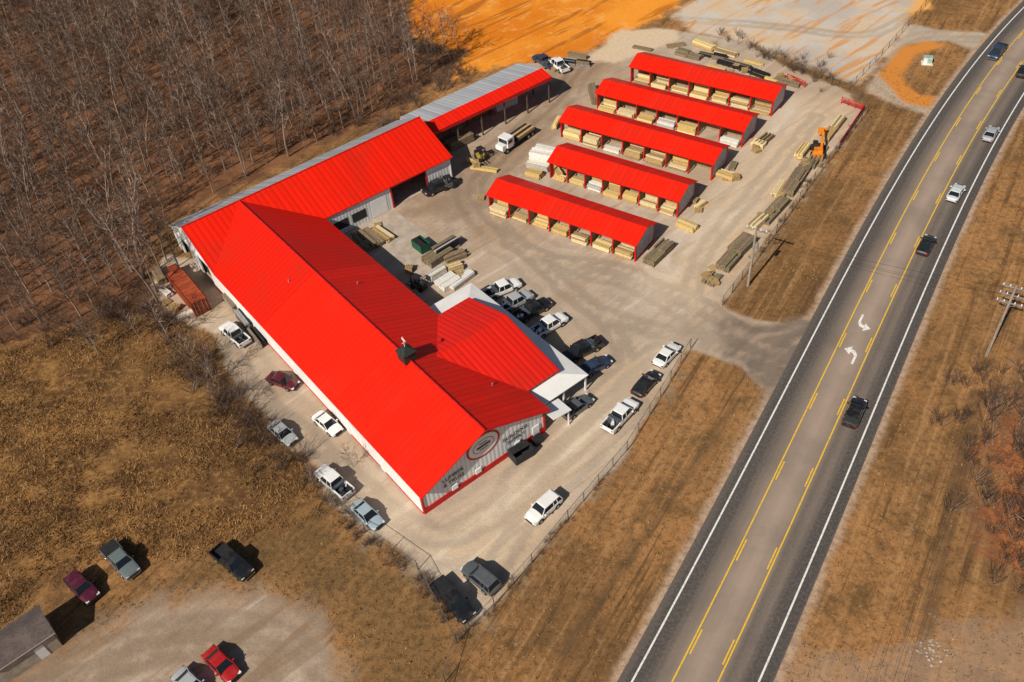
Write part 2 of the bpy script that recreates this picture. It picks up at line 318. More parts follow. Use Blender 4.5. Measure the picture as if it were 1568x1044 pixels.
old=[plain("lumber_weathered",(0.24,0.18,0.12),0.9,var=.2,scale=4),plain("lumber_treated",(0.27,0.23,0.12),0.9,var=.2,scale=4),plain("lumber_brown",(0.33,0.22,0.13),0.9,var=.2,scale=4)]
wrap=[plain("wrap_white",(0.8,0.78,0.74),0.6,var=.08,scale=3),plain("wrap_grey",(0.5,0.47,0.44),0.6,var=.1,scale=3),plain("wrap_cream",(0.70,0.62,0.48),0.6,var=.1,scale=3)]
# ------------------------------------------------------------------ main building: local x along NW wing axis, -y towards NE
O=W(650,787); AZ=rad(125)
bld=empty("lumber_store_building",(O[0],O[1],0),AZ)
def B(a,b,z): return (a,-b,z)
def Bw(a,b): return (O[0]+a*math.cos(AZ)+b*math.sin(AZ),O[1]+a*math.sin(AZ)-b*math.cos(AZ))
EZ=4.5; RZ=8.5; RB=9.25; AW=53.0; AR=61.25; AB=69.5; BE=43.5
r=MB()
r.slab([B(-1,RB,RZ),B(-1,-.4,EZ-.1),B(AW,-.4,EZ-.1),B(AR,RB,RZ)],.14,0,1)
r.slab([B(-1,RB,RZ),B(AR,RB,RZ),B(AW,18.9,EZ-.1),B(-1,18.9,EZ-.1)],.14,0,1)
r.obj("roof_main",[red_x,redtrim],parent=bld)
r=MB()
r.slab([B(AR,-.4,RZ),B(AR,RB,RZ),B(AW,-.4,EZ-.1)][::-1],.14,0,1)
r.slab([B(AR,RB,RZ),B(AR,BE,RZ),B(AW-.3,BE,EZ-.15),B(AW-.0,18.9,EZ-.1)],.14,0,1)
r.obj("roof_wing_front",[red_y,redtrim],parent=bld)
r=MB(); r.slab([B(AR,-.4,RZ),B(AB+.2,-.4,EZ-.15),B(AB+.2,BE,EZ-.15),B(AR,BE,RZ)],.14,0,1); r.obj("roof_wing_back",[grey_y,white],parent=bld)
r=MB()
r.tube(B(-1,RB,RZ+.02),B(AR,RB,RZ+.02),.13,.13,6,0); r.tube(B(AR,-.4,RZ+.02),B(AR,BE,RZ+.02),.13,.13,6,0)
r.obj("ridge_cap",[redtrim],parent=bld)
wl=MB()
def wall(p,q,z0,z1,m,th=.2):
    mx,my=(p[0]+q[0])/2,(p[1]+q[1])/2; L=math.hypot(q[0]-p[0],q[1]-p[1]); wl.box((mx,my,(z0+z1)/2),(L,th,z1-z0),m,math.atan2(q[1]-p[1],q[0]-p[0]))
wall((0.1,0),(56,0),.35,EZ-.2,0); wall((0.1,0),(56,0),0,.35,2,.22); wall((60,0),(63,0),0,EZ-.2,0); wall((67,0),(AB,0),0,EZ-.2,0)
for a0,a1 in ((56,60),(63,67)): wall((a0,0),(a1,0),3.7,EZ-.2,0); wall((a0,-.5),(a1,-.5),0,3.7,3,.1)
for a0 in (8,16,30,44): wall((a0,.12),(a0+1,.12),.1,2.2,4,.06)
wl.poly([B(AW,0,EZ-.2),B(AR,0,RZ-.2),B(AB,0,EZ-.2)],0)
wl.poly([B(0,0,.9),B(0,18.5,.9),B(0,18.5,EZ-.2),B(0,RB,RZ-.2),B(0,0,EZ-.2)],1)
wl.box(B(0,RB,.45),(.24,18.5,.9),2)
for b in (0.1,18.4): wl.box(B(-.03,b,2.5),(.2,.25,4.0),2)
wall((0.1,-18.5),(AW,-18.5),0,EZ-.2,0)
def wf(b0,b1,z0,z1,m,dx=0,th=.2): wl.box(B(AW+.3+dx,(b0+b1)/2,(z0+z1)/2),(th,b1-b0,z1-z0),m)
wf(18.6,31,0,EZ-.25,1); wf(38.2,BE-.4,0,EZ-.25,1); wf(31,38.2,4.0,EZ-.25,1)
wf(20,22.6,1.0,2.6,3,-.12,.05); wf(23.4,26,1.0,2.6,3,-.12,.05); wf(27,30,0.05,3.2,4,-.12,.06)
wf(31,31.25,0,4,2,-.12,.1); wf(38,38.2,0,4,2,-.12,.1); wf(31.25,38,3.85,4,2,-.12,.1)
wl.box(B(AB-.1,BE/2,2.2),(.2,BE,4.3),1)
wl.box(B(AW+8.2,BE-.4,2.2),(16.2,.2,4.3),0); wl.poly([B(AW,BE-.45,EZ-.2),B(AR,BE-.45,RZ-.25),B(AB,BE-.45,EZ-.2)],0)
wl.box(B(AW+4,34.6,.05),(7,7,.06),5)
wl.obj("walls",[white_x,white_y,redtrim,dark,white,concrete],parent=bld)
x=MB(); EA=13.8
x.slab([B(EA,12.7,7.0),B(EA,24,7.0),B(22.3,24,4.5),B(22.3,18.7,4.5)][::-1],.12,0,1)
x.slab([B(EA,12.7,7.0),B(3.3,18.7,4.5),B(3.3,24,4.5),B(EA,24,7.0)][::-1],.12,0,1)
x.obj("roof_office",[red_b,redtrim],parent=bld)
x=MB()
x.box(B(12.8,21,2.2),(17.6,5.2,4.3),0); x.poly([B(3.9,23.7,4.3),B(EA,23.7,6.85),B(21.8,23.7,4.3)],0)
zi,zo=3.9,3.05
x.slab([B(22.0,23.6,zi),B(22.0,18.7,zi),B(26,18.7,zo),B(26,27,zo)][::-1],.12,1,1)
x.slab([B(3.6,23.6,zi),B(22.0,23.6,zi),B(26,27,zo),B(1.2,27,zo)][::-1],.12,1,1)
x.slab([B(3.6,18.7,zi),B(3.6,23.6,zi),B(1.2,27,zo),B(1.2,18.7,zo)][::-1],.12,1,1)
x.slab([B(0.9,18.7,3.3),B(0.9,21.6,2.9),B(-1.6,21.6,2.9),B(-1.6,18.7,3.3)],.12,1,1)
for a in (1.5,6.4,11.2,16,20.8,25.6): x.box(B(a,26.7,1.5),(.2,.2,2.95),2)
for b in (19.5,23): x.box(B(25.6,b,1.5),(.2,.2,2.95),2); x.box(B(1.5,b,1.5),(.2,.2,2.95),2)
for a in (5,8,11,15,18): x.box(B(a,23.7,1.6),(1.5,.1,1.4),3)
for b in (19.6,21.6): x.box(B(3.95,b,1.7),(.1,1.2,1.6),3)
x.box(B(13.6,23,0.06),(25,8,.1),4)
x.box(B(-1.3,21.3,1.4),(.15,.15,2.9),2)
x.obj("office_porch",[white_x,wporch,white,glassm,concrete],parent=bld)
cu=MB(); cu.box(B(14.8,RB,8.9),(1.7,1.7,1.3),0); cu.box(B(14.8,RB,9.65),(1.95,1.95,.12),0); cu.box(B(14.8,RB,10.05),(1.9,1.9,.75),0,0,.12)
cu.tube(B(14.8,RB,10.3),B(14.8,RB,12.1),.05,.03,6,1); cu.box(B(14.8,RB,11.6),(.7,.05,.3),1); cu.box(B(14.8,RB,11.1),(.05,.6,.05),1)
cu.obj("cupola",[plain("cupola_dark",(0.03,0.04,0.035),0.5),white],parent=bld)
vt=MB()
for a,b in ((6,15.5),(40,6),(33,13)): vt.tube(B(a,b,5),B(a,b,EZ+(RB-abs(b-RB))/RB*4+.4),.1,.1,8,0,True)
vt.obj("roof_vents",[galv],parent=bld)
sg=MB()
def disc(cx,cz,rx,rz,x0,m,n=40):
    sg.poly([(x0,-(cx+rx*math.cos(t)),cz+rz*math.sin(t)) for t in np.linspace(0,2*math.pi,n,False)],m)
sdk=plain("sign_dark",(0.08,0.07,0.07),.6)
disc(RB,5.0,2.45,1.95,-.06,0); disc(RB,5.0,2.15,1.65,-.075,1); disc(RB,5.0,1.55,1.05,-.09,0); disc(RB,5.0,1.45,.95,-.1,1)
sg.box(B(-.11,RB,5.0),(.02,2.0,.35),2); sg.box(B(-.11,RB,5.5),(.02,1.2,.16),2); sg.box(B(-.11,RB,4.5),(.02,1.3,.16),2)
sg.obj("oval_sign",[redtrim,white,sdk],parent=bld)
def text(body,b,z,size):
    cu_=bpy.data.curves.new("sign_text",'FONT'); cu_.body=body; cu_.size=size; cu_.extrude=.01; cu_.align_x='CENTER'
    o=bpy.data.objects.new("sign_lettering",cu_); scene.collection.objects.link(o); o.parent=bld
    o.matrix_parent_inverse=Matrix.Identity(4)
    o.matrix_local=Matrix(((0,0,-1,-.08),(-1,0,0,-b),(0,1,0,z),(0,0,0,1)))
    cu_.materials.append(sdk)
text("LUMBER",4.6,3.1,.85); text("& TRUSS",4.6,2.2,.8); text("BUILDING",13.9,3.1,.85); text("SUPPLY",13.9,2.2,.85)
fx=MB()
for b in (4.5,8,14): fx.box(B(-.15,b,1.3),(.15,.8,.8),0)
fx.box(B(-.8,16.6,.5),(.9,1.3,1.0),1); fx.box(B(-.7,15,.35),(.7,.7,.7),1); fx.box(B(-.1,17,1.15),(.12,1,2.1),0)
fx.obj("wall_fixtures",[white,black],parent=bld)
# far open lumber shed
osd=empty("open_lumber_shed",(O[0],O[1],0),AZ)
x=MB(); b0,b1=44.2,72.0
x.slab([B(62.8,b0,6.0),B(69.8,b0,4.6),B(69.8,b1,4.6),B(62.8,b1,6.0)],.14,0,1); x.obj("roof_back",[grey_y,redtrim],parent=osd)
x=MB(); x.slab([B(62.8,b0,6.0),B(62.8,b1,6.0),B(60.0,b1,5.3),B(60.0,b0,5.3)],.14,0,1); x.box(B(59.98,(b0+b1)/2,5.0),(.08,b1-b0,.6),1); x.obj("roof_front",[red_y,redtrim],parent=osd)
x=MB(); x.box(B(69.6,(b0+b1)/2,2.2),(.15,b1-b0,4.4),0); x.box(B(65,b0+.3,2.4),(9,.12,4.6),0)
for i in range(6): 
    b=b0+.6+i*(b1-b0-1.2)/5; x.box(B(60.3,b,2.5),(.22,.22,5.0),1); x.box(B(65,b,2.5),(.2,.2,5.0),1)
x.obj("frame",[white_y,plain("dark_post",(0.12,0.08,0.06),.8)],parent=osd)
# ------------------------------------------------------------------ lumber stacks
def stack(name,p,q,width,height,mats,gap=.03,jit=.15,z0=.1,parent=None,bw=.3):
    L=math.hypot(q[0]-p[0],q[1]-p[1]); an=math.atan2(q[1]-p[1],q[0]-p[0]); m=MB()
    nw=max(2,int(width/bw)); nh=max(1,int(height/.32)); dw=width/nw; dh=height/nh
    nseg=2 if L>5.5 else 1
    for g_ in range(nseg):
        l0=L/nseg; cx=-L/2+l0*(g_+.5); hk=nh-(random.randint(0,1) if nh>1 else 0)
        for k in range(hk):
            for j in range(nw):
                if k==hk-1 and random.random()<.12: continue
                l=l0*(.96-random.random()*jit*.5); m.box((cx+(random.random()-.5)*jit,-width/2+dw*(j+.5),z0+dh*(k+.5)),(l,dw-gap,dh-gap*2),random.choice([0,0,1,2]))
        for t in (-.35,0,.35): m.box((cx+l0*t,0,z0/2),(.12,width,z0),2)
    return m.obj(name,mats,((p[0]+q[0])/2,(p[1]+q[1])/2,0),an+random.uniform(-.02,.02),parent)
# ------------------------------------------------------------------ open-front sheds
swall=plain("shed_wall_grey",(0.48,0.48,0.50),.6); sboard=plain("shed_board",(0.34,0.25,0.15),.9)
def shed(FL,FR,seed):
    rs=random.Random(seed)
    L=math.hypot(FR[0]-FL[0],FR[1]-FL[1]); an=math.atan2(FR[1]-FL[1],FR[0]-FL[0]); D=6.6
    e=empty("lumber_storage_shed",(FL[0],FL[1],0),an)
    x=MB(); x.slab([(0,0,3.3),(L,0,3.3),(L,D/2,4.55),(0,D/2,4.55)],.12,0,1); x.slab([(0,D/2,4.55),(L,D/2,4.55),(L,D,3.3),(0,D,3.3)],.12,0,1)
    x.obj("roof",[red_s,redtrim],parent=e)
    x=MB()
    x.box((L-.35,D/2,1.65),(.12,D-.9,3.1),0); x.poly([(L-.28,.4,3.2),(L-.28,D-.4,3.2),(L-.28,D/2,4.4)],0)
    x.box((L/2,D/2,1.6),(L-.8,.1,3.6),4)
    n=7
    for i in range(n+1):
        px_=.4+i*(L-.8)/n; x.box((px_,.45,1.6),(.2,.2,3.2),1); x.box((px_,D-.45,1.6),(.2,.2,3.2),1)
        if 0<i<n: x.box((px_,D/2,1.6),(.08,D-1.2,2.6),4)
    x.box((L-.27,.5,1.65),(.08,.35,3.2),1); x.box((L-.27,D-.5,1.65),(.08,.3,3.2),1); x.box((L/2,.35,3.05),(L-.6,.12,.25),1)
    x.box((L-.27,D/2,.2),(.07,D-1.2,.35),1)
    x.box((.35,.9,1.6),(.15,1.1,3.1),1)
    x.obj("frame",[swall,redtrim,white,concrete,sboard],parent=e)
    random.seed(seed*10)
    for i in range(n):
        cx=.4+(i+.5)*(L-.8)/n; wid=(L-.8)/n-rs.uniform(.2,1.0)
        if rs.random()<.95:
            rr_=rs.random(); mt=lum if rr_<.55 else (lum2 if rr_<.88 else wrap); hh=rs.choice([.7,1.0,1.3,1.6]); yy=rs.uniform(-.7,.2)
            stack("lumber_stack",(cx-wid/2,yy+1.0),(cx+wid/2,yy+1.0),rs.uniform(1.0,1.5),hh,mt,parent=e,jit=.2)
            if rs.random()<.6: stack("lumber_stack",(cx-wid/2,2.6),(cx+wid/2,2.6),1.0,rs.uniform(1.2,2.3),rs.choice([lum,lum2]),parent=e,jit=.1)
        if rs.random()<.8: stack("lumber_stack",(cx-wid/2,D-.9),(cx+wid/2,D-.9),1.5,rs.choice([1.0,1.5,2]),lum,parent=e,jit=.1)
    return e
an=rad(-38.2)
def mk_shed(FRx,FRy,L,sd): shed((FRx-L*math.cos(an),FRy-L*math.sin(an)),(FRx,FRy),sd)
mk_shed(19.6,100.5,27.3,1); mk_shed(27.9,110.1,24.3,2); mk_shed(35.4,119.1,29.7,3); mk_shed(42.7,127.9,29.2,4); mk_shed(50.3,136.7,29.0,5)
# ------------------------------------------------------------------ loose stacks in the yard
def pst(p,q,wd,h,mats,**k): stack("lumber_stack",W(*p,h/2),W(*q,h/2),wd,h,mats,**k)
for p,q,wd,h,mt in [((992,402),(1024,372),2.0,1.3,old),((1038,338),(1066,350),1.6,1.1,lum),((1068,318),(1082,308),1.5,.9,lum),((1098,262),(1126,272),1.6,1.1,lum),((1118,258),(1124,246),1.4,.9,old),((1152,216),(1172,222),1.6,1.1,lum),((1160,222),(1180,206),1.5,.8,old),
 ((1082,434),(1098,417),2.0,.9,old),((1105,412),(1124,390),2.2,1.0,old),((1122,388),(1150,362),2.4,1.1,old),((1150,350),(1172,330),1.4,1.0,lum2),((1168,340),(1200,305),2.0,1.1,old),((1190,300),(1204,277),2.2,1.0,lum2),((1204,297),(1228,262),2.0,1.2,old),((1228,262),(1240,243),2.0,1.1,old),((1240,255),(1262,222),1.6,.9,old),((1262,215),(1290,180),1.4,.9,lum2),((1222,240),(1236,222),1.5,1.0,lum),
 ((545,357),(572,380),2.0,.9,old),((558,350),(585,373),1.2,1.1,old),((572,350),(600,368),1.6,.7,lum2),
 ((652,402),(688,378),2.4,1.5,old),((664,388),(700,366),1.6,1.9,[black,wrap[1],old[0]]),((680,398),(712,385),1.6,1.2,old),((655,425),(680,410),1.5,1.0,wrap),((672,440),(700,422),2.4,.8,wrap),((685,412),(708,404),1.8,1.1,lum2),((690,442),(724,416),1.4,.6,wrap),
 ((812,236),(848,243),1.8,1.8,wrap),((808,248),(842,256),1.8,1.3,[wrap[0],lum[1],wrap[1]]),((820,226),(852,233),1.4,1.2,wrap),((806,262),(830,268),1.6,1.3,lum),((720,256),(764,262),.9,.5,lum),((716,243),(735,252),1.0,.5,lum),
 ((686,225),(722,207),1.8,1.6,old),((664,212),(706,192),1.6,2.4,old),((700,190),(740,168),1.8,1.6,old),((755,165),(790,150),1.8,1.6,wrap),
 ((1062,62),(1095,74),1.6,1.3,lum),((1095,74),(1130,84),1.4,1.1,lum2),((1035,78),(1075,88),2.0,.8,old),((1100,92),(1148,106),2.0,.6,[black,old[0],black]),((1070,80),(1112,90),1.6,.8,[black,black,old[0]]),((1125,100),(1175,118),2.2,.5,[black,old[0],black]),((1185,120),(1225,132),1.2,.6,old),((1080,100),(1110,108),1.6,.9,lum),((1020,70),(1050,66),1.2,.7,old),((1140,90),(1170,98),1.2,.7,lum),((1150,112),(1190,126),.9,.5,lum),
 ((905,130),(912,155),1.4,1.6,old),((848,196),(856,180),1.0,1.0,lum),((848,255),(858,270),1.0,.9,lum),((752,318),(766,300),1.4,.8,old),
 ((860,92),(905,98),1.2,1.0,[black,old[0],galv]),((870,82),(900,88),1.0,.8,old),((968,70),(1000,76),1.0,.7,old),
 ((365,478),(402,528),1.0,1.4,[black,old[0],galv]),((345,452),(362,474),1.0,1.2,[old[0],black,wrap[1]]),((270,487),(300,474),1.4,.5,wrap),((236,412),(250,432),1.3,1.0,old),((245,440),(262,452),1.0,.8,wrap)]:
    pst(p,q,wd,h,mt)
x=MB(); x.poly([(*W(*q),.02) for q in ((548,345),(605,322),(725,412),(700,440),(668,452))]); x.obj("concrete_apron",[concrete])
def pallet(p,n_,az):
    m=MB()
    for k in range(n_):
        z=.07+k*.15
        for j in range(5): m.box((0,-.48+j*.24,z+.06),(1.2,.12,.025),0)
        for j in (-.5,0,.5): m.box((j,0,z),(.1,1.1,.1),1)
    m.obj("pallet_stack",[lum[2],old[2]],(p[0],p[1],0),az)
for _ in range(52):
    u_,v_=random.choice([(700,425),(600,345),(820,255),(1050,75),(1130,105),(860,105),(1090,430),(1170,335),(1240,250),(1060,320),(1110,270),(1155,225),(755,300),(850,190),(905,140),(640,420),(560,370),(265,470),(355,470),(1200,130),(725,250)])
    p=W(u_+random.gauss(0,11),v_+random.gauss(0,7)); pallet(p,random.randint(1,6),random.uniform(0,3))
# ------------------------------------------------------------------ vehicles
tire=plain("tyre_rubber",(0.02,0.02,0.02),.85); rim=plain("wheel_rim",(0.5,0.5,0.5),.3,.5,.7); vglass=N("vehicle_glass"); vglass=vglass.out((0.012,0.016,0.02),0.06,0.5)
head=plain("headlamp",(0.8,0.8,0.78),.15); tail=plain("tail_lamp",(0.35,0.01,0.01),.25); chrome=plain("chrome",(0.6,0.6,0.6),.2,.5,.9); plast=plain("black_plastic",(0.025,0.025,0.027),.6)
_pm={}
def paint(col):
    if col in _pm: return _pm[col]
    n=N("car_paint"); n.b.inputs['Coat Weight'].default_value=0.6; n.b.inputs['Coat Roughness'].default_value=0.05
    k=n.noise(1.2,4,.6,n.obj()); _pm[col]=n.out(n.mix(n.rng(k,.45,.75,0,.12),col,(0.35,0.28,0.2)),0.38,.4); return _pm[col]
def loft(m,secs,mi):
    base=len(m.v); n=len(secs[0])
    for s_ in secs: m.v+=s_
    for i in range(len(secs)-1):
        for j in range(n):
            k=(j+1)%n; m.f.append((base+i*n+j,base+i*n+k,base+(i+1)*n+k,base+(i+1)*n+j)); m.m.append(mi)
    m.f.append(tuple(base+j for j in range(n))[::-1]); m.m.append(mi); m.f.append(tuple(base+(len(secs)-1)*n+j for j in range(n))); m.m.append(mi)
def sec(x,hw,zb,zs,zt):
    pts=[(hw*.93,zb),(hw,zb+.18),(hw*1.0,zs),(hw*.94,zt-.05),(hw*.72,zt),(hw*.3,zt+.03)]
    return [(x,y,z) for y,z in pts]+[(x,-y,z) for y,z in pts[::-1]]
def vehicle(kind,pa,pb,col,load=None,name=None):
    A=np.array(W(*pa,.6)); Bp=np.array(W(*pb,.6)); c=(A+Bp)/2; hd=math.atan2(Bp[1]-A[1],Bp[0]-A[0]); m=MB()
    if kind=='sedan': L,Wd,zt,zr=4.75,1.84,.92,1.43; cab=(-1.75,-1.0,.35,1.15); wb=1.38; wr=.33
    elif kind=='suv': L,Wd,zt,zr=4.75,1.92,1.05,1.72; cab=(-2.25,-1.95,.45,1.1); wb=1.38; wr=.37
    else: L,Wd,zt,zr=5.85,2.0,1.12,1.87; cab=(-.85,-.65,.95,1.45); wb=1.78; wr=.40
    hw=Wd/2; x0,x1=-L/2,L/2
    if kind=='pickup':
        secs=[sec(-.9,hw,.38,.85,zt+.02),sec(.9,hw,.38,.85,zt+.02),sec(1.55,hw,.38,.85,zt+.02),sec(x1-.5,hw*.98,.38,.85,zt-.02),sec(x1-.12,hw*.93,.40,.8,zt-.12),sec(x1,hw*.86,.45,.75,zt-.25)]
        loft(m,secs,0)
        for sg_ in (-1,1): m.box(((x0-.92)/2+.02,sg_*(hw-.08),.82),(-x0-.96,.15,.66),0)
        m.box((x0+.06,0,.84),(.1,Wd-.2,.6),0); m.box(((x0-.92)/2,0,.66),(-x0-.95,Wd-.2,.1),6); m.box((x0+.0,0,.5),(.16,Wd-.15,.16),5)
        for sg_ in (-1,1): m.box((-1.75-.0,sg_*(hw-.26),.8),(.9,.22,.25),6)
        if load=='tools':
            for k in range(7): m.box((random.uniform(-2.6,-1.2),random.uniform(-.5,.5),.95),(random.uniform(.3,.9),random.uniform(.2,.5),random.uniform(.2,.6)),random.choice([4,6,5]),random.random())
            m.box((-1.15,0,1.2),(.45,Wd-.1,.3),5)
        if load=='cover': m.box(((x0-.92)/2,0,1.16),(-x0-1.0,Wd-.16,.04),6)
    else:
        if kind=='sedan': st_=[(x0,.84,.35,.72,.78),(x0+.15,.93,.3,.75,.93),(x0+.7,1,.24,.78,.97),(-.9,1,.22,.8,.97),(.9,1,.22,.8,.95),(x1-.7,.98,.24,.72,.85),(x1-.2,.9,.28,.62,.72),(x1,.76,.34,.55,.6)]
        else: st_=[(x0,.88,.38,.8,.98),(x0+.15,.95,.32,.85,1.08),(x0+.7,1,.28,.9,1.1),(-.9,1,.27,.9,1.1),(.95,1,.27,.9,1.1),(x1-.7,.98,.28,.85,1.02),(x1-.18,.92,.32,.75,.9),(x1,.8,.4,.65,.76)]
        loft(m,[sec(a,hw*b,z0_,z1_,z2_) for a,b,z0_,z1_,z2_ in st_],0)
    a0,a1,a2,a3=cab; hb=hw*.93; ht=hw*.74; zb=zt-.02
    def ring(xa,xb,h,z): return [(xa,-h,z),(xb,-h,z),(xb,h,z),(xa,h,z)]
    lo=ring(a0,a3,hb,zb); up=ring(a1,a2,ht,zr-.06)
    for j in range(4):
        k=(j+1)%4; m.poly([lo[j],lo[k],up[k],up[j]],1)
    cap=ring(a1+.12,a2-.15,ht*.86,zr)
    for j in range(4):
        k=(j+1)%4; m.poly([up[j],up[k],cap[k],cap[j]],0)
    m.poly(cap,0)
    for j in range(4): m.tube(lo[j],up[j],.055,.045,4,0)
    for sg_ in (-1,1):
        xm=(a1+a2)/2-.1; m.tube((xm,sg_*(hb+.005),zb),(xm,sg_*(ht+.008),zr-.06),.05,.045,4,0)
        m.tube((a1,sg_*ht,zr-.05),(a2,sg_*ht,zr-.05),.05,.05,4,0)
        if kind=='suv': m.tube((-1.45,sg_*(hb+.0),zb),(-1.4,sg_*(ht+.0),zr-.06),.07,.06,4,0)
        m.box((a3-.35,sg_*(hw+.1),zt+.06),(.16,.24,.16),0)
        for xw in (-wb,wb):
            m.tube((xw,sg_*(hw-.3),wr+.03),(xw,sg_*(hw+.008),wr+.03),wr+.07,wr+.07,16,6,True)
            m.tube((xw,sg_*(hw-.24),wr),(xw,sg_*(hw+.03),wr),wr,wr,16,2,True)
            m.tube((xw,sg_*(hw),wr),(xw,sg_*(hw+.04),wr),wr*.6,wr*.55,12,3,True)
        zl=zt-.22
        m.box((x1-.16,sg_*hw*.68,zl-(.06 if kind=='sedan' else .02)),(.3,.36,.15),4); m.box((x0+.06,sg_*hw*.78,zl+.02),(.16,.26,.2),5+2)
        m.box((.0,sg_*(hw+.004),zt-.28),(.02,.01,.4),6); 
    m.box((x1-.03,0,.62),(.1,1.0,.22),6); m.box((x1-.08,0,.42),(.22,Wd*.8,.14),6 if kind!='pickup' else 5)
    if kind!='pickup': m.box((x0+.02,0,.42),(.12,Wd*.8,.14),6)
    nm=name or {'sedan':'parked_car','suv':'parked_suv','pickup':'pickup_truck'}[kind]
    o=m.obj(nm,[paint(col),vglass,tire,rim,head,chrome,plast,tail],(c[0],c[1],0.0),hd)
    bv=o.modifiers.new("bevel",'BEVEL'); bv.width=.03; bv.segments=2; bv.limit_method='ANGLE'; bv.angle_limit=rad(35)
    return o
WH=(.8,.8,.79);BK=(.012,.012,.014);SV=(.38,.40,.42);DG=(.09,.10,.11);BL=(.02,.04,.09);RD_=(.40,.010,.012);MR=(.10,.008,.016)
for k,a_,b_,c_,ld_ in [('pickup',(378,528),(342,497),WH,'tools'),('sedan',(414,576),(452,590),MR,None),('sedan',(416,648),(450,678),SV,None),('sedan',(484,634),(519,663),WH,None),('pickup',(536,760),(488,718),WH,'tools'),('sedan',(541,768),(584,808),(.33,.42,.48),None),
 ('suv',(763,907),(710,863),DG,None),('pickup',(669,892),(719,947),BK,'cover'),('suv',(857,756),(807,801),WH,None),('pickup',(928,660),(971,614),WH,'tools'),('sedan',(974,603),(1004,571),BK,None),('sedan',(1006,559),(1036,527),WH,None),
 ('sedan',(864,636),(903,608),DG,None),('sedan',(892,570),(930,550),BL,None),('pickup',(915,524),(868,548),BK,'tools'),('pickup',(820,511),(860,487),WH,'tools'),('pickup',(793,487),(837,463),BK,'tools'),('pickup',(771,472),(804,454),SV,'tools'),('pickup',(747,452),(790,434),WH,'tools'),
 ('pickup',(162,833),(209,884),(.13,.16,.17),'cover'),('suv',(102,876),(152,925),(.08,.008,.025),None),('pickup',(326,836),(387,887),BK,None),('sedan',(315,993),(364,1042),RD_,None),('sedan',(275,1032),(312,1068),SV,None),
 ('suv',(1300,650),(1316,614),BK,None),('sedan',(1412,386),(1424,364),BK,None),('sedan',(1458,304),(1469,286),(.6,.64,.66),None),('sedan',(1512,213),(1522,196),SV,None),('pickup',(1535,70),(1519,89),BL,'cover'),('sedan',(1562,118),(1573,98),BK,None),
 ('pickup',(866,108),(845,92),WH,'tools'),('pickup',(842,100),(822,88),BL,'tools'),('pickup',(685,280),(658,292),BK,'tools')]:
    nm=None
    if a_[0]>1290: nm={'sedan':'moving_car','suv':'moving_suv','pickup':'moving_pickup_truck'}[k]
    vehicle(k,a_,b_,c_,ld_,nm)
def flatbed():
    A=np.array(W(815,195,.8)); Bp=np.array(W(765,230,.8)); c=(A+Bp)/2; hd=math.atan2(Bp[1]-A[1],Bp[0]-A[0]); m=MB(); L=np.hypot(*(Bp-A))
    m.box((-1.2,0,1.05),(L-2.6,2.4,.15),6); m.box((-.2,0,.75),(L-.6,.9,.3),6)
    m.box((L/2-1.9,0,1.75),(1.7,2.2,1.9),0); m.box((L/2-.55,0,1.2),(1.3,1.8,1.0),0,0,.9); m.box((L/2-1.02,0,2.1),(.05,1.9,.75),1)
    for s_ in (-1,1): m.box((L/2-1.8,s_*1.105,2.05),(1.1,.02,.65),1)
    m.box((L/2-2.9,0,1.8),(.1,2.3,1.5),6)
    for k in range(4): m.box((-1.9+random.uniform(-.3,.3),-.85+k*.56,1.4),(L-4.6,.5,.55),8 if k%2 else 6)
    for xw in (L/2-.9,-L/2+1.3,-L/2+2.4):
        for s_ in (-1,1): m.tube((xw,s_*.75,.5),(xw,s_*1.15,.5),.5,.5,16,2,True); m.tube((xw,s_*1.1,.5),(xw,s_*1.17,.5),.28,.25,12,3,True)
    for s_ in (-1,1): m.box((L/2+.06,s_*.7,1.1),(.08,.3,.2),4)
    m.box((L/2+.1,0,.75),(.15,2.1,.3),5)
    m.obj("flatbed_truck",[paint(WH),vglass,tire,rim,head,chrome,plast,tail,lum[2]],(c[0],c[1],0),hd)
flatbed()
def forklift(pc,hd,col,name="forklift"):
    c=W(*pc,.5); m=MB(); cm=plain("forklift_paint",col,.5)
    m.box((-.3,0,.75),(2.0,1.2,.8),0); m.box((-1.1,0,.9),(.6,1.2,1.0),1); m.box((0,0,1.25),(.5,.6,.15),1); m.box((-.15,0,1.5),(.15,.6,.5),1)
    for x_ in (-.7,.6):
        for s_ in (-1,1): m.tube((x_,s_*.5,1.1),(x_*.85,s_*.5,2.25),.05,.05,5,1)
    m.box((-.05,0,2.28),(1.3,1.1,.06),1)
    for s_ in (-1,1): m.box((.95,s_*.35,1.4),(.12,.12,2.6),1); m.box((1.6,s_*.3,.15),(1.2,.14,.06),1)
    m.box((.97,0,2.2),(.1,.8,.1),1)
    for x_ in (-.9,.6):
        for s_ in (-1,1): m.tube((x_,s_*.4,.38),(x_,s_*.72,.38),.38,.38,14,2,True)
    m.obj(name,[cm,plast,tire],(c[0],c[1],0),hd)
forklift((737,240),rad(-60),(.45,.32,.05)); forklift((640,437),rad(140),(.07,.07,.08)); forklift((686,284),rad(200),(.1,.1,.1))
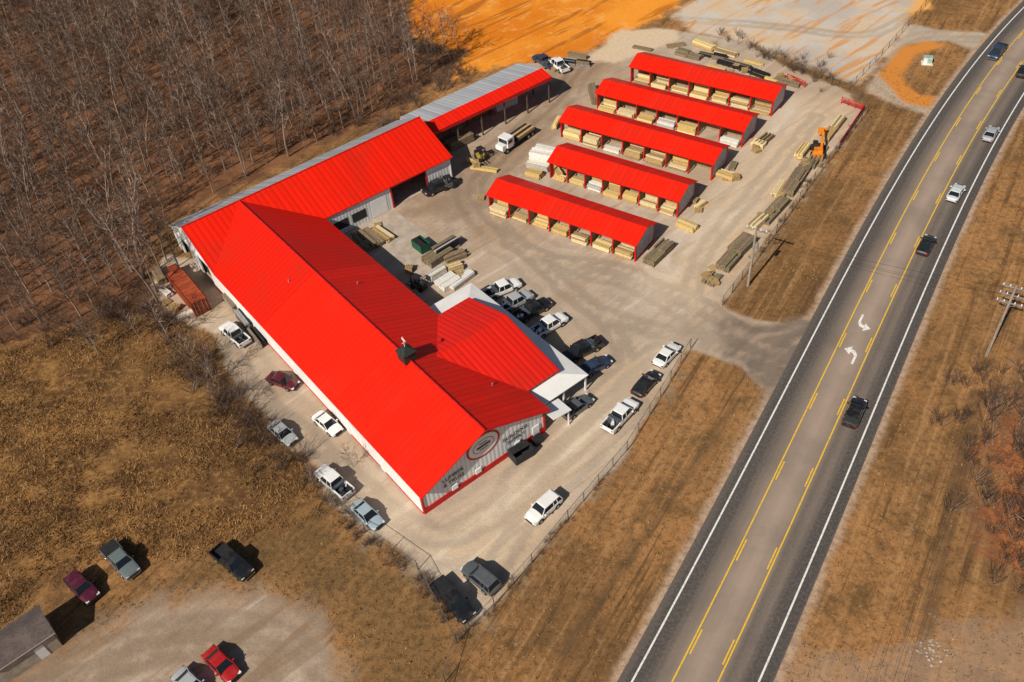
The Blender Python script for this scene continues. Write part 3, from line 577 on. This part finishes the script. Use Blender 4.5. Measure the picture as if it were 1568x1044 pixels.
def boomlift():
    c=W(1252,232,.5); m=MB(); hd=rad(70)
    m.box((0,0,.8),(3.6,1.8,.7),0); m.box((-1.3,0,1.5),(1.3,1.4,.8),0); m.box((-.2,.6,1.7),(1.3,.8,1.4),1)
    m.tube((-1.6,-.4,1.9),(3.4,-.4,2.9),.28,.2,4,0,True); m.tube((3.2,-.4,2.9),(4.6,-.4,2.2),.15,.15,4,1,True); m.box((4.7,-.4,1.7),(.1,1.4,1.2),0)
    for s_ in (-1,1): m.box((5.3,-.4+s_*.4,1.15),(1.2,.12,.08),1)
    for x_ in (-1.2,1.2):
        for s_ in (-1,1): m.tube((x_,s_*.75,.55),(x_,s_*1.15,.55),.55,.55,14,2,True)
    m.obj("telehandler",[plain("telehandler_orange",(.80,.24,.02),.5),plast,tire],(c[0],c[1],0),hd)
boomlift()
def container(pa,pb,col,Wd=2.45,Hh=2.6,name="shipping_container"):
    A=np.array(W(*pa,2.6)); Bp=np.array(W(*pb,2.6)); c=(A+Bp)/2; hd=math.atan2(Bp[1]-A[1],Bp[0]-A[0]); L=np.hypot(*(Bp-A)); m=MB()
    m.box((0,0,Hh-.03),(L,Wd,.06),0); m.box((0,0,.1),(L,Wd,.12),1)
    n=int(L/.28)
    for s_ in (-1,1):
        for i in range(n):
            m.box((-L/2+(i+.5)*L/n,s_*(Wd/2-.05-(.04 if i%2 else 0)),Hh/2),(L/n,.04,Hh-.2),0 if i%2 else 2)
        for x_ in (-L/2+.06,L/2-.06): m.box((x_,s_*(Wd/2-.05),Hh/2),(.12,.12,Hh),1)
        m.box((0,s_*(Wd/2-.03),Hh-.06),(L,.1,.12),1)
    for k in range(10): m.box((-L/2+(k+.5)*L/10,0,Hh+.02),(L/22,Wd-.3,.04),2)
    m.box((L/2-.04,0,Hh/2),(.06,Wd-.2,Hh-.2),1)
    for y_ in (-.9,-.35,.35,.9): m.tube((L/2+.03,y_,.2),(L/2+.03,y_,Hh-.1),.03,.03,5,3)
    m.box((-L/2+.04,0,Hh/2),(.06,Wd-.2,Hh-.2),0)
    cc=tuple(v*.75 for v in col); m.obj(name,[plain("container_rust",col,.7,scale=.8,var=.25),plain("container_frame",cc,.7),plain("container_rib",tuple(v*.85 for v in col),.7),galv],(c[0],c[1],0),hd)
container((266,414),(304,460),(.42,.08,.03)); container((258,398),(268,414),(.30,.06,.03),1.6,1.6)
def dumpster(pc,hd,col):
    c=W(*pc,.6); m=MB(); m.box((0,0,.1),(2.6,1.7,.1),0)
    for s_ in (-1,1): m.box((0,s_*.85,.8),(2.7,.08,1.4),0); m.box((s_*1.3,0,.8),(.08,1.62,1.4),0)
    m.box((0,.3,1.52),(2.6,1.0,.06),1,0); m.box((-1.0,0,.9),(.1,1.8,.12),0)
    m.obj("dumpster",[plain("dumpster_green",col,.6),plast],(c[0],c[1],0),hd)
dumpster((645,376),rad(125),(.015,.09,.05)); dumpster((798,694),rad(30),(.03,.035,.04))
# ------------------------------------------------------------------ small shingled house
def house():
    A=np.array(W(-40,990,2.9)); Bp=np.array(W(60,925,2.9)); hd=math.atan2(Bp[1]-A[1],Bp[0]-A[0]); L=np.hypot(*(Bp-A))
    C=np.array(W(88,966,2.9)); D=abs((C-Bp)@np.array([math.sin(hd),-math.cos(hd)]))
    e=empty("small_outbuilding",(A[0],A[1],0),hd)
    n=N("shingle_mat"); br=n.new('ShaderNodeTexBrick'); n.lk(n.obj(),br.inputs[0]); br.inputs['Scale'].default_value=2.5; br.inputs['Color1'].default_value=(.08,.06,.055,1); br.inputs['Color2'].default_value=(.13,.10,.09,1); br.inputs['Mortar'].default_value=(.05,.04,.035,1)
    shg=n.out(n.mix(n.rng(n.noise(.8,4,.6,n.obj()),.4,.7,0,.6),br.outputs[0],(.17,.13,.115)),.9)
    m=MB(); m.slab([(0,0,2.9),(0,-D/2,3.9),(L,-D/2,3.9),(L,0,2.9)],.12,0,1); m.slab([(0,-D/2,3.9),(0,-D,2.9),(L,-D,2.9),(L,-D/2,3.9)],.12,0,1); m.obj("roof",[shg,white],parent=e)
    m=MB(); m.box((L/2,-D/2,1.45),(L-.6,D-.6,2.9),0); m.poly([(L-.31,-.3,2.8),(L-.31,-D+.3,2.8),(L-.31,-D/2,3.75)],0)
    m.box((L*.7,-D+.28,1.1),(.95,.06,2.1),1); m.box((L-.29,-D/2,1.6),(.06,1.2,1.0),2)
    m.obj("walls",[plain("siding_beige",(.45,.38,.30),.8),white,glassm],parent=e)
house()
# ------------------------------------------------------------------ fences
fst=plain("fence_steel",(.16,.14,.125),.6)
def chain(name,pts,hh=1.8,step=3.0,vert=.9):
    m=MB()
    for (a,b) in zip(pts[:-1],pts[1:]):
        a=np.array(a);b=np.array(b);L=np.hypot(*(b-a)); n=max(1,int(L/step))
        for i in range(n+1):
            p=a+(b-a)*i/n; m.tube((*p,0),(*p,hh+.05),.05,.05,6,0,True)
        m.tube((*a,hh),(*b,hh),.028,.028,5,0)
        for z in np.arange(.15,hh,.3): m.tube((*a,z),(*b,z),.007,.007,3,0)
        k=int(L/vert)
        for i in range(k):
            p=a+(b-a)*(i+.5)/k; m.tube((*p,.1),(*p,hh),.008,.008,3,0)
    m.obj(name,[fst])
chain("chain_link_fence",[W(*q) for q in ((700,985),(757,928),(815,862),(870,795),(960,690),(1057,533))])
chain("chain_link_fence",[W(*q) for q in ((1106,468),(1150,410),(1235,292),(1328,172))])
chain("chain_link_fence",[W(*q) for q in ((1328,172),(1300,138),(1216,112),(1130,68))])
chain("chain_link_fence",[W(*q) for q in ((485,735),(560,815),(640,872),(700,985))])
chain("chain_link_fence",[W(*q) for q in ((700,985),(682,1044),(670,1090))])
chain("chain_link_fence",[W(*q) for q in ((1300,138),(1350,85),(1400,30),(1440,-20))],1.5)
x=MB()
for p,q in (((1285,225),(1322,170)),((1288,158),(1320,170)),((1205,122),(1232,134))):
    a=W(*p);b=W(*q)
    for z in (.4,.8,1.2): x.tube((*a,z),(*b,z),.08,.08,6,0)
    for t in (0,.33,.66,1): x.tube((a[0]+(b[0]-a[0])*t,a[1]+(b[1]-a[1])*t,0),(a[0]+(b[0]-a[0])*t,a[1]+(b[1]-a[1])*t,1.3),.08,.08,6,0)
x.obj("red_pipe_rack",[redtrim])
# ------------------------------------------------------------------ utility poles, wires
wood=plain("pole_wood",(.36,.29,.23),.9,scale=3)
def upole(pb,hh,az,n=2,trans=True):
    b=W(*pb); m=MB(); m.tube((0,0,0),(0,0,hh),.2,.13,10,0,True)
    for k in range(n):
        z=hh-.5-k*1.2; m.box((0,.16,z),(3.0,.14,.16),1)
        for x_ in (-1.35,-.6,.6,1.35): m.tube((x_,.16,z+.07),(x_,.16,z+.35),.08,.05,6,2,True)
        m.tube((-.9,.18,z),(0,.16,z-.7),.03,.03,4,1); m.tube((.9,.18,z),(0,.16,z-.7),.03,.03,4,1)
    if trans: m.tube((.4,0,hh-3.4),(.4,0,hh-2.5),.25,.25,10,1,True)
    m.obj("utility_pole",[wood,galv,white],(b[0],b[1],0),az); return b
p1=upole((1145,438),10.5,rad(-36),1); p2=upole((1510,545),12.0,rad(-36),3,False)
wr_=MB()
def wire(a,za,b,zb,sag=1.0,r_=.015):
    P=[]
    for t in np.linspace(0,1,13): P.append((a[0]+(b[0]-a[0])*t,a[1]+(b[1]-a[1])*t,za+(zb-za)*t-sag*4*t*(1-t)))
    for i in range(12): wr_.tube(P[i],P[i+1],r_,r_,4,0)
for o_ in (-1.35,-.6,.6,1.35):
    dx,dy=math.cos(rad(-36))*o_,math.sin(rad(-36))*o_
    a=(p2[0]+dx,p2[1]+dy); wire(a,11.7,(a[0]+rd[0]*70,a[1]+rd[1]*70),11.7); wire(a,11.7,(a[0]-rd[0]*70,a[1]-rd[1]*70),11.7)
wire(p1,10,p2,11.5,.8); wire(p1,9.2,p2,10.4,.9)
wr_.obj("power_lines",[black])
# small transformer cabinet on the grass island
x=MB(); p=W(1419,97); x.box((0,0,.08),(2.0,1.6,.16),0); x.box((0,0,.75),(1.5,1.1,1.2),0); x.box((0,0,1.38),(1.6,1.2,.08),1); x.box((.3,-.57,.75),(.7,.03,.9),1)
x.obj("utility_cabinet",[plain("cabinet_white",(.75,.77,.72),.5),plain("cabinet_green",(.35,.5,.42),.5)],(p[0],p[1],0),rad(-20))
# ------------------------------------------------------------------ vegetation
bark=[plain("bark_grey",(.37,.28,.225),.9,scale=.08,var=.25),plain("bark_brown",(.12,.075,.052),.9,scale=2)]
def gen_tree(seed,hh,forest=True):
    rs=random.Random(seed); m=MB()
    def rv(k): return Vector((rs.uniform(-k,k),rs.uniform(-k,k),rs.uniform(-k,k)))
    p=Vector((0,0,-.1)); d=Vector((rs.uniform(-.07,.07),rs.uniform(-.07,.07),1)).normalized(); r0=hh*(.0118 if forest else .012); n=7; st_=hh/n; tr=[(p.copy(),r0)]
    for i in range(n):
        q=p+d*st_; r1=r0*(1-.85*(i+1)/n); m.tube(p,q,tr[-1][1],r1,5,0); p=q; tr.append((p.copy(),r1)); d=(d+rv(.12)).normalized()
    start=.30 if forest else .12
    nb=14 if forest else 17
    for k in range(nb):
        t=start+(1-start)*(k+rs.random()*.6)/nb; f_=t*n; i=min(n-1,int(f_)); a=tr[i][0].lerp(tr[i+1][0],f_-i)
        az=k*2.4+rs.uniform(-.4,.4); ln=hh*(.26 if forest else .42)*(1.2-t)*rs.uniform(.7,1.3)+.6; up=rs.uniform(.6,1.5)
        dd=Vector((math.cos(az),math.sin(az),up)).normalized(); rr=max(.045,tr[i][1]*.5); pp=a
        for s_ in range(3):
            q=pp+dd*ln/3; m.tube(pp,q,rr*(1-s_*.28),rr*(1-(s_+1)*.28),3,0)
            for u in range(2):
                d2=(dd+rv(.9)).normalized(); d2.z=abs(d2.z)*.8+.15; l2=ln*.40*rs.uniform(.6,1.3); st2=pp.lerp(q,rs.random()); e2=st2+d2*l2
                m.tube(st2,e2,.034,.016,3,rs.choice([0,1,1]))
                for w_ in range(3):
                    d3=(d2+rv(.9)).normalized(); s3=st2.lerp(e2,rs.uniform(.2,1)); m.tube(s3,s3+d3*l2*rs.uniform(.4,.9),.02,.01,3,1)
            pp=q; dd=(dd+rv(.35)+Vector((0,0,.1))).normalized()
    return m.mesh("bare_tree",bark)
trees=[gen_tree(i,10.5+i%4*1.3) for i in range(8)]; lone=[gen_tree(20+i,8,False) for i in range(3)]
wroot=empty("bare_woodland")
Pw=regions['woods']; cand=[]
X=RNG.uniform(-165,-5,12000); Y=RNG.uniform(95,265,12000); sd=sdf(Pw,X,Y); cell={}
for x_,y_,d_ in zip(X,Y,sd):
    if d_<1.5: continue
    mind=random.choice([1.8,3.2,4.2]); ok=True; cx,cy=int(x_//4),int(y_//4)
    for i in (-1,0,1):
        for j in (-1,0,1):
            for (a,b) in cell.get((cx+i,cy+j),()):
                if (a-x_)**2+(b-y_)**2<mind*mind: ok=False
    if ok: cell.setdefault((cx,cy),[]).append((x_,y_)); cand.append((x_,y_))
for x_,y_ in cand:
    s_=random.choice([random.uniform(.4,.75),random.uniform(.75,1.2)]); link("tree",random.choice(trees),(x_,y_,0),random.uniform(0,6.28),wroot,(s_,s_,s_*random.uniform(.9,1.15)))
def gen_shrub(seed,hh=2.2):
    rs=random.Random(seed); m=MB()
    for k in range(16):
        az=rs.uniform(0,6.28); d=Vector((math.cos(az)*.6,math.sin(az)*.6,1)).normalized(); l=hh*rs.uniform(.5,1.1); p=Vector((rs.uniform(-.5,.5),rs.uniform(-.5,.5),0)); q=p+d*l
        m.tube(p,q,.025,.012,3,rs.choice([0,1,1]))
        for w_ in range(4):
            s3=p.lerp(q,rs.uniform(.3,1)); d3=(d+Vector((rs.uniform(-1,1),rs.uniform(-1,1),rs.uniform(-.3,.8)))).normalized(); m.tube(s3,s3+d3*l*.4,.014,.007,3,1)
    return m.mesh("shrub",[bark[0],bark[1]])
shr=[gen_shrub(i) for i in range(4)]
hroot=empty("bare_shrub_hedgerow")
def line_shrubs(pts,n,spread,smin,smax):
    P=[np.array(W(*q)) for q in pts]; 
    for _ in range(n):
        i=random.randrange(len(P)-1); t=random.random(); p=P[i]*(1-t)+P[i+1]*t; s_=random.uniform(smin,smax)
        link("shrub",random.choice(shr),(p[0]+random.gauss(0,spread),p[1]+random.gauss(0,spread),0),random.uniform(0,6.28),hroot,(s_,s_,s_))
line_shrubs([(215,470),(290,540),(330,600),(380,650),(455,722)],95,1.3,.4,1.3)
line_shrubs([(470,722),(545,815),(635,880),(690,960)],80,.5,.3,.7)
line_shrubs([(700,985),(757,928),(870,795),(960,690)],40,.3,.15,.35)
line_shrubs([(1545,590),(1570,680),(1575,780),(1555,860)],90,3.5,.4,1.3)
line_shrubs([(640,70),(700,100),(640,150),(560,190)],60,3,.6,1.5)
line_shrubs([(0,520),(110,505),(225,460)],60,3.5,.5,1.3)
line_shrubs([(1150,405),(1235,285),(1328,172)],40,.4,.15,.45)
line_shrubs([(1110,60),(1200,90),(1290,125)],40,2.0,.4,.9)
for u_,v_,s_ in ((330,590,.8),(375,625,.6),(300,560,.9),(260,520,1.0),(700,70,1),(660,110,1.1),(620,95,1.1),(540,715,.45),(215,520,.8),(150,540,.8),(480,745,.4),(1572,600,.8),(1560,650,.6),(1585,700,1.0),(1575,780,.7),(1590,840,.9)):
    p=W(u_,v_); link("bare_tree",random.choice(lone),(p[0],p[1],0),random.uniform(0,6.28),None,(s_,s_,s_))
for a_,b_,s_ in ((67.5,-3.2,1.15),(64,-5.2,1.2),(61,-7.5,1.3),(70,-5,1.2),(66,-7.5,1.3),(58,-8.5,1.2),(62,-3.0,1.0),(69,-8.5,1.3)):
    p=Bw(a_,b_); link("bare_tree",random.choice(trees),(p[0],p[1],0),random.uniform(0,6.28),None,(s_,s_,s_))
def weeds(name,reg,n,hh,wd,cols,dmin=0.0,bounds=(-110,60,24,130),nb=5,spread=.18,excl=(),holes=0):
    X=RNG.uniform(bounds[0],bounds[1],n); Y=RNG.uniform(bounds[2],bounds[3],n)
    keep=np.ones(n,bool)
    if reg: keep&=(sdf(regions[reg],X,Y)>dmin)
    for e_ in excl: keep&=(sdf(regions[e_],X,Y)<-.2)
    for _ in range(holes):
        hx,hy,hr=RNG.uniform(bounds[0],bounds[1]),RNG.uniform(bounds[2],bounds[3]),RNG.uniform(1,4.5)
        keep&=~((np.hypot(X-hx,(Y-hy)*RNG.uniform(.6,1.6))<hr*RNG.uniform(.6,1.1,n))&(RNG.random(n)<.85))
    X=X[keep];Y=Y[keep]; n=len(X)
    bx=np.repeat(X,nb)+RNG.normal(0,spread,n*nb); by=np.repeat(Y,nb)+RNG.normal(0,spread,n*nb); N_=n*nb
    h=hh*RNG.uniform(.4,1.2,N_)*np.repeat(RNG.choice([.6,1,1.5],n),nb); az=RNG.uniform(0,6.28,N_); ln=RNG.normal(0,.5,(N_,2))*h[:,None]; w_=wd*RNG.uniform(.5,1.2,N_)
    v=np.empty((N_,3,3)); v[:,0]=np.stack([bx-np.cos(az)*w_,by-np.sin(az)*w_,np.zeros(N_)],1); v[:,1]=np.stack([bx+np.cos(az)*w_,by+np.sin(az)*w_,np.zeros(N_)],1); v[:,2]=np.stack([bx+ln[:,0],by+ln[:,1],h],1)
    me=bpy.data.meshes.new(name); me.vertices.add(N_*3); me.vertices.foreach_set('co',v.ravel()); me.loops.add(N_*3); me.loops.foreach_set('vertex_index',np.arange(N_*3)); me.polygons.add(N_); me.polygons.foreach_set('loop_start',np.arange(N_)*3); me.polygons.foreach_set('loop_total',np.full(N_,3))
    for c_ in cols: me.materials.append(c_)
    me.polygons.foreach_set('material_index',RNG.integers(0,len(cols),N_).astype(np.int32)); me.update(calc_edges=True); link(name,me)
wc=[plain("weed_gold",(.42,.225,.08),.9,scale=.12,var=.3),plain("weed_brown",(.20,.102,.04),.9,scale=.12,var=.3),plain("weed_straw",(.48,.285,.118),.9,scale=.12,var=.3)]
weeds("tall_dry_weeds",'weeds',70000,.36,.055,wc,-.5,bounds=(-85,0,45,125),nb=4,spread=.25,holes=170)
weeds("dry_grass_tufts",None,60000,.15,.06,wc,0,bounds=(-60,95,30,150),nb=3,spread=.12,excl=('yard','shoulder','lot','woods','weeds','drive','pale','orange'))
weeds("brush_undergrowth",'ebrush',6000,.4,.07,wc[:2]+[bark[1]],-.5,(50,110,40,130))
# small patch of pale rubble by the south-east verge
x=MB()
for _ in range(40):
    p=W(1432+random.gauss(0,16),996+random.gauss(0,10)); r_=random.uniform(.05,.16); x.box((p[0],p[1],r_*.3),(r_*2,r_*1.5,r_),0,random.random()*3,.6)
x.obj("rubble_stones",[plain("pale_stone",(.5,.43,.36),.9)])
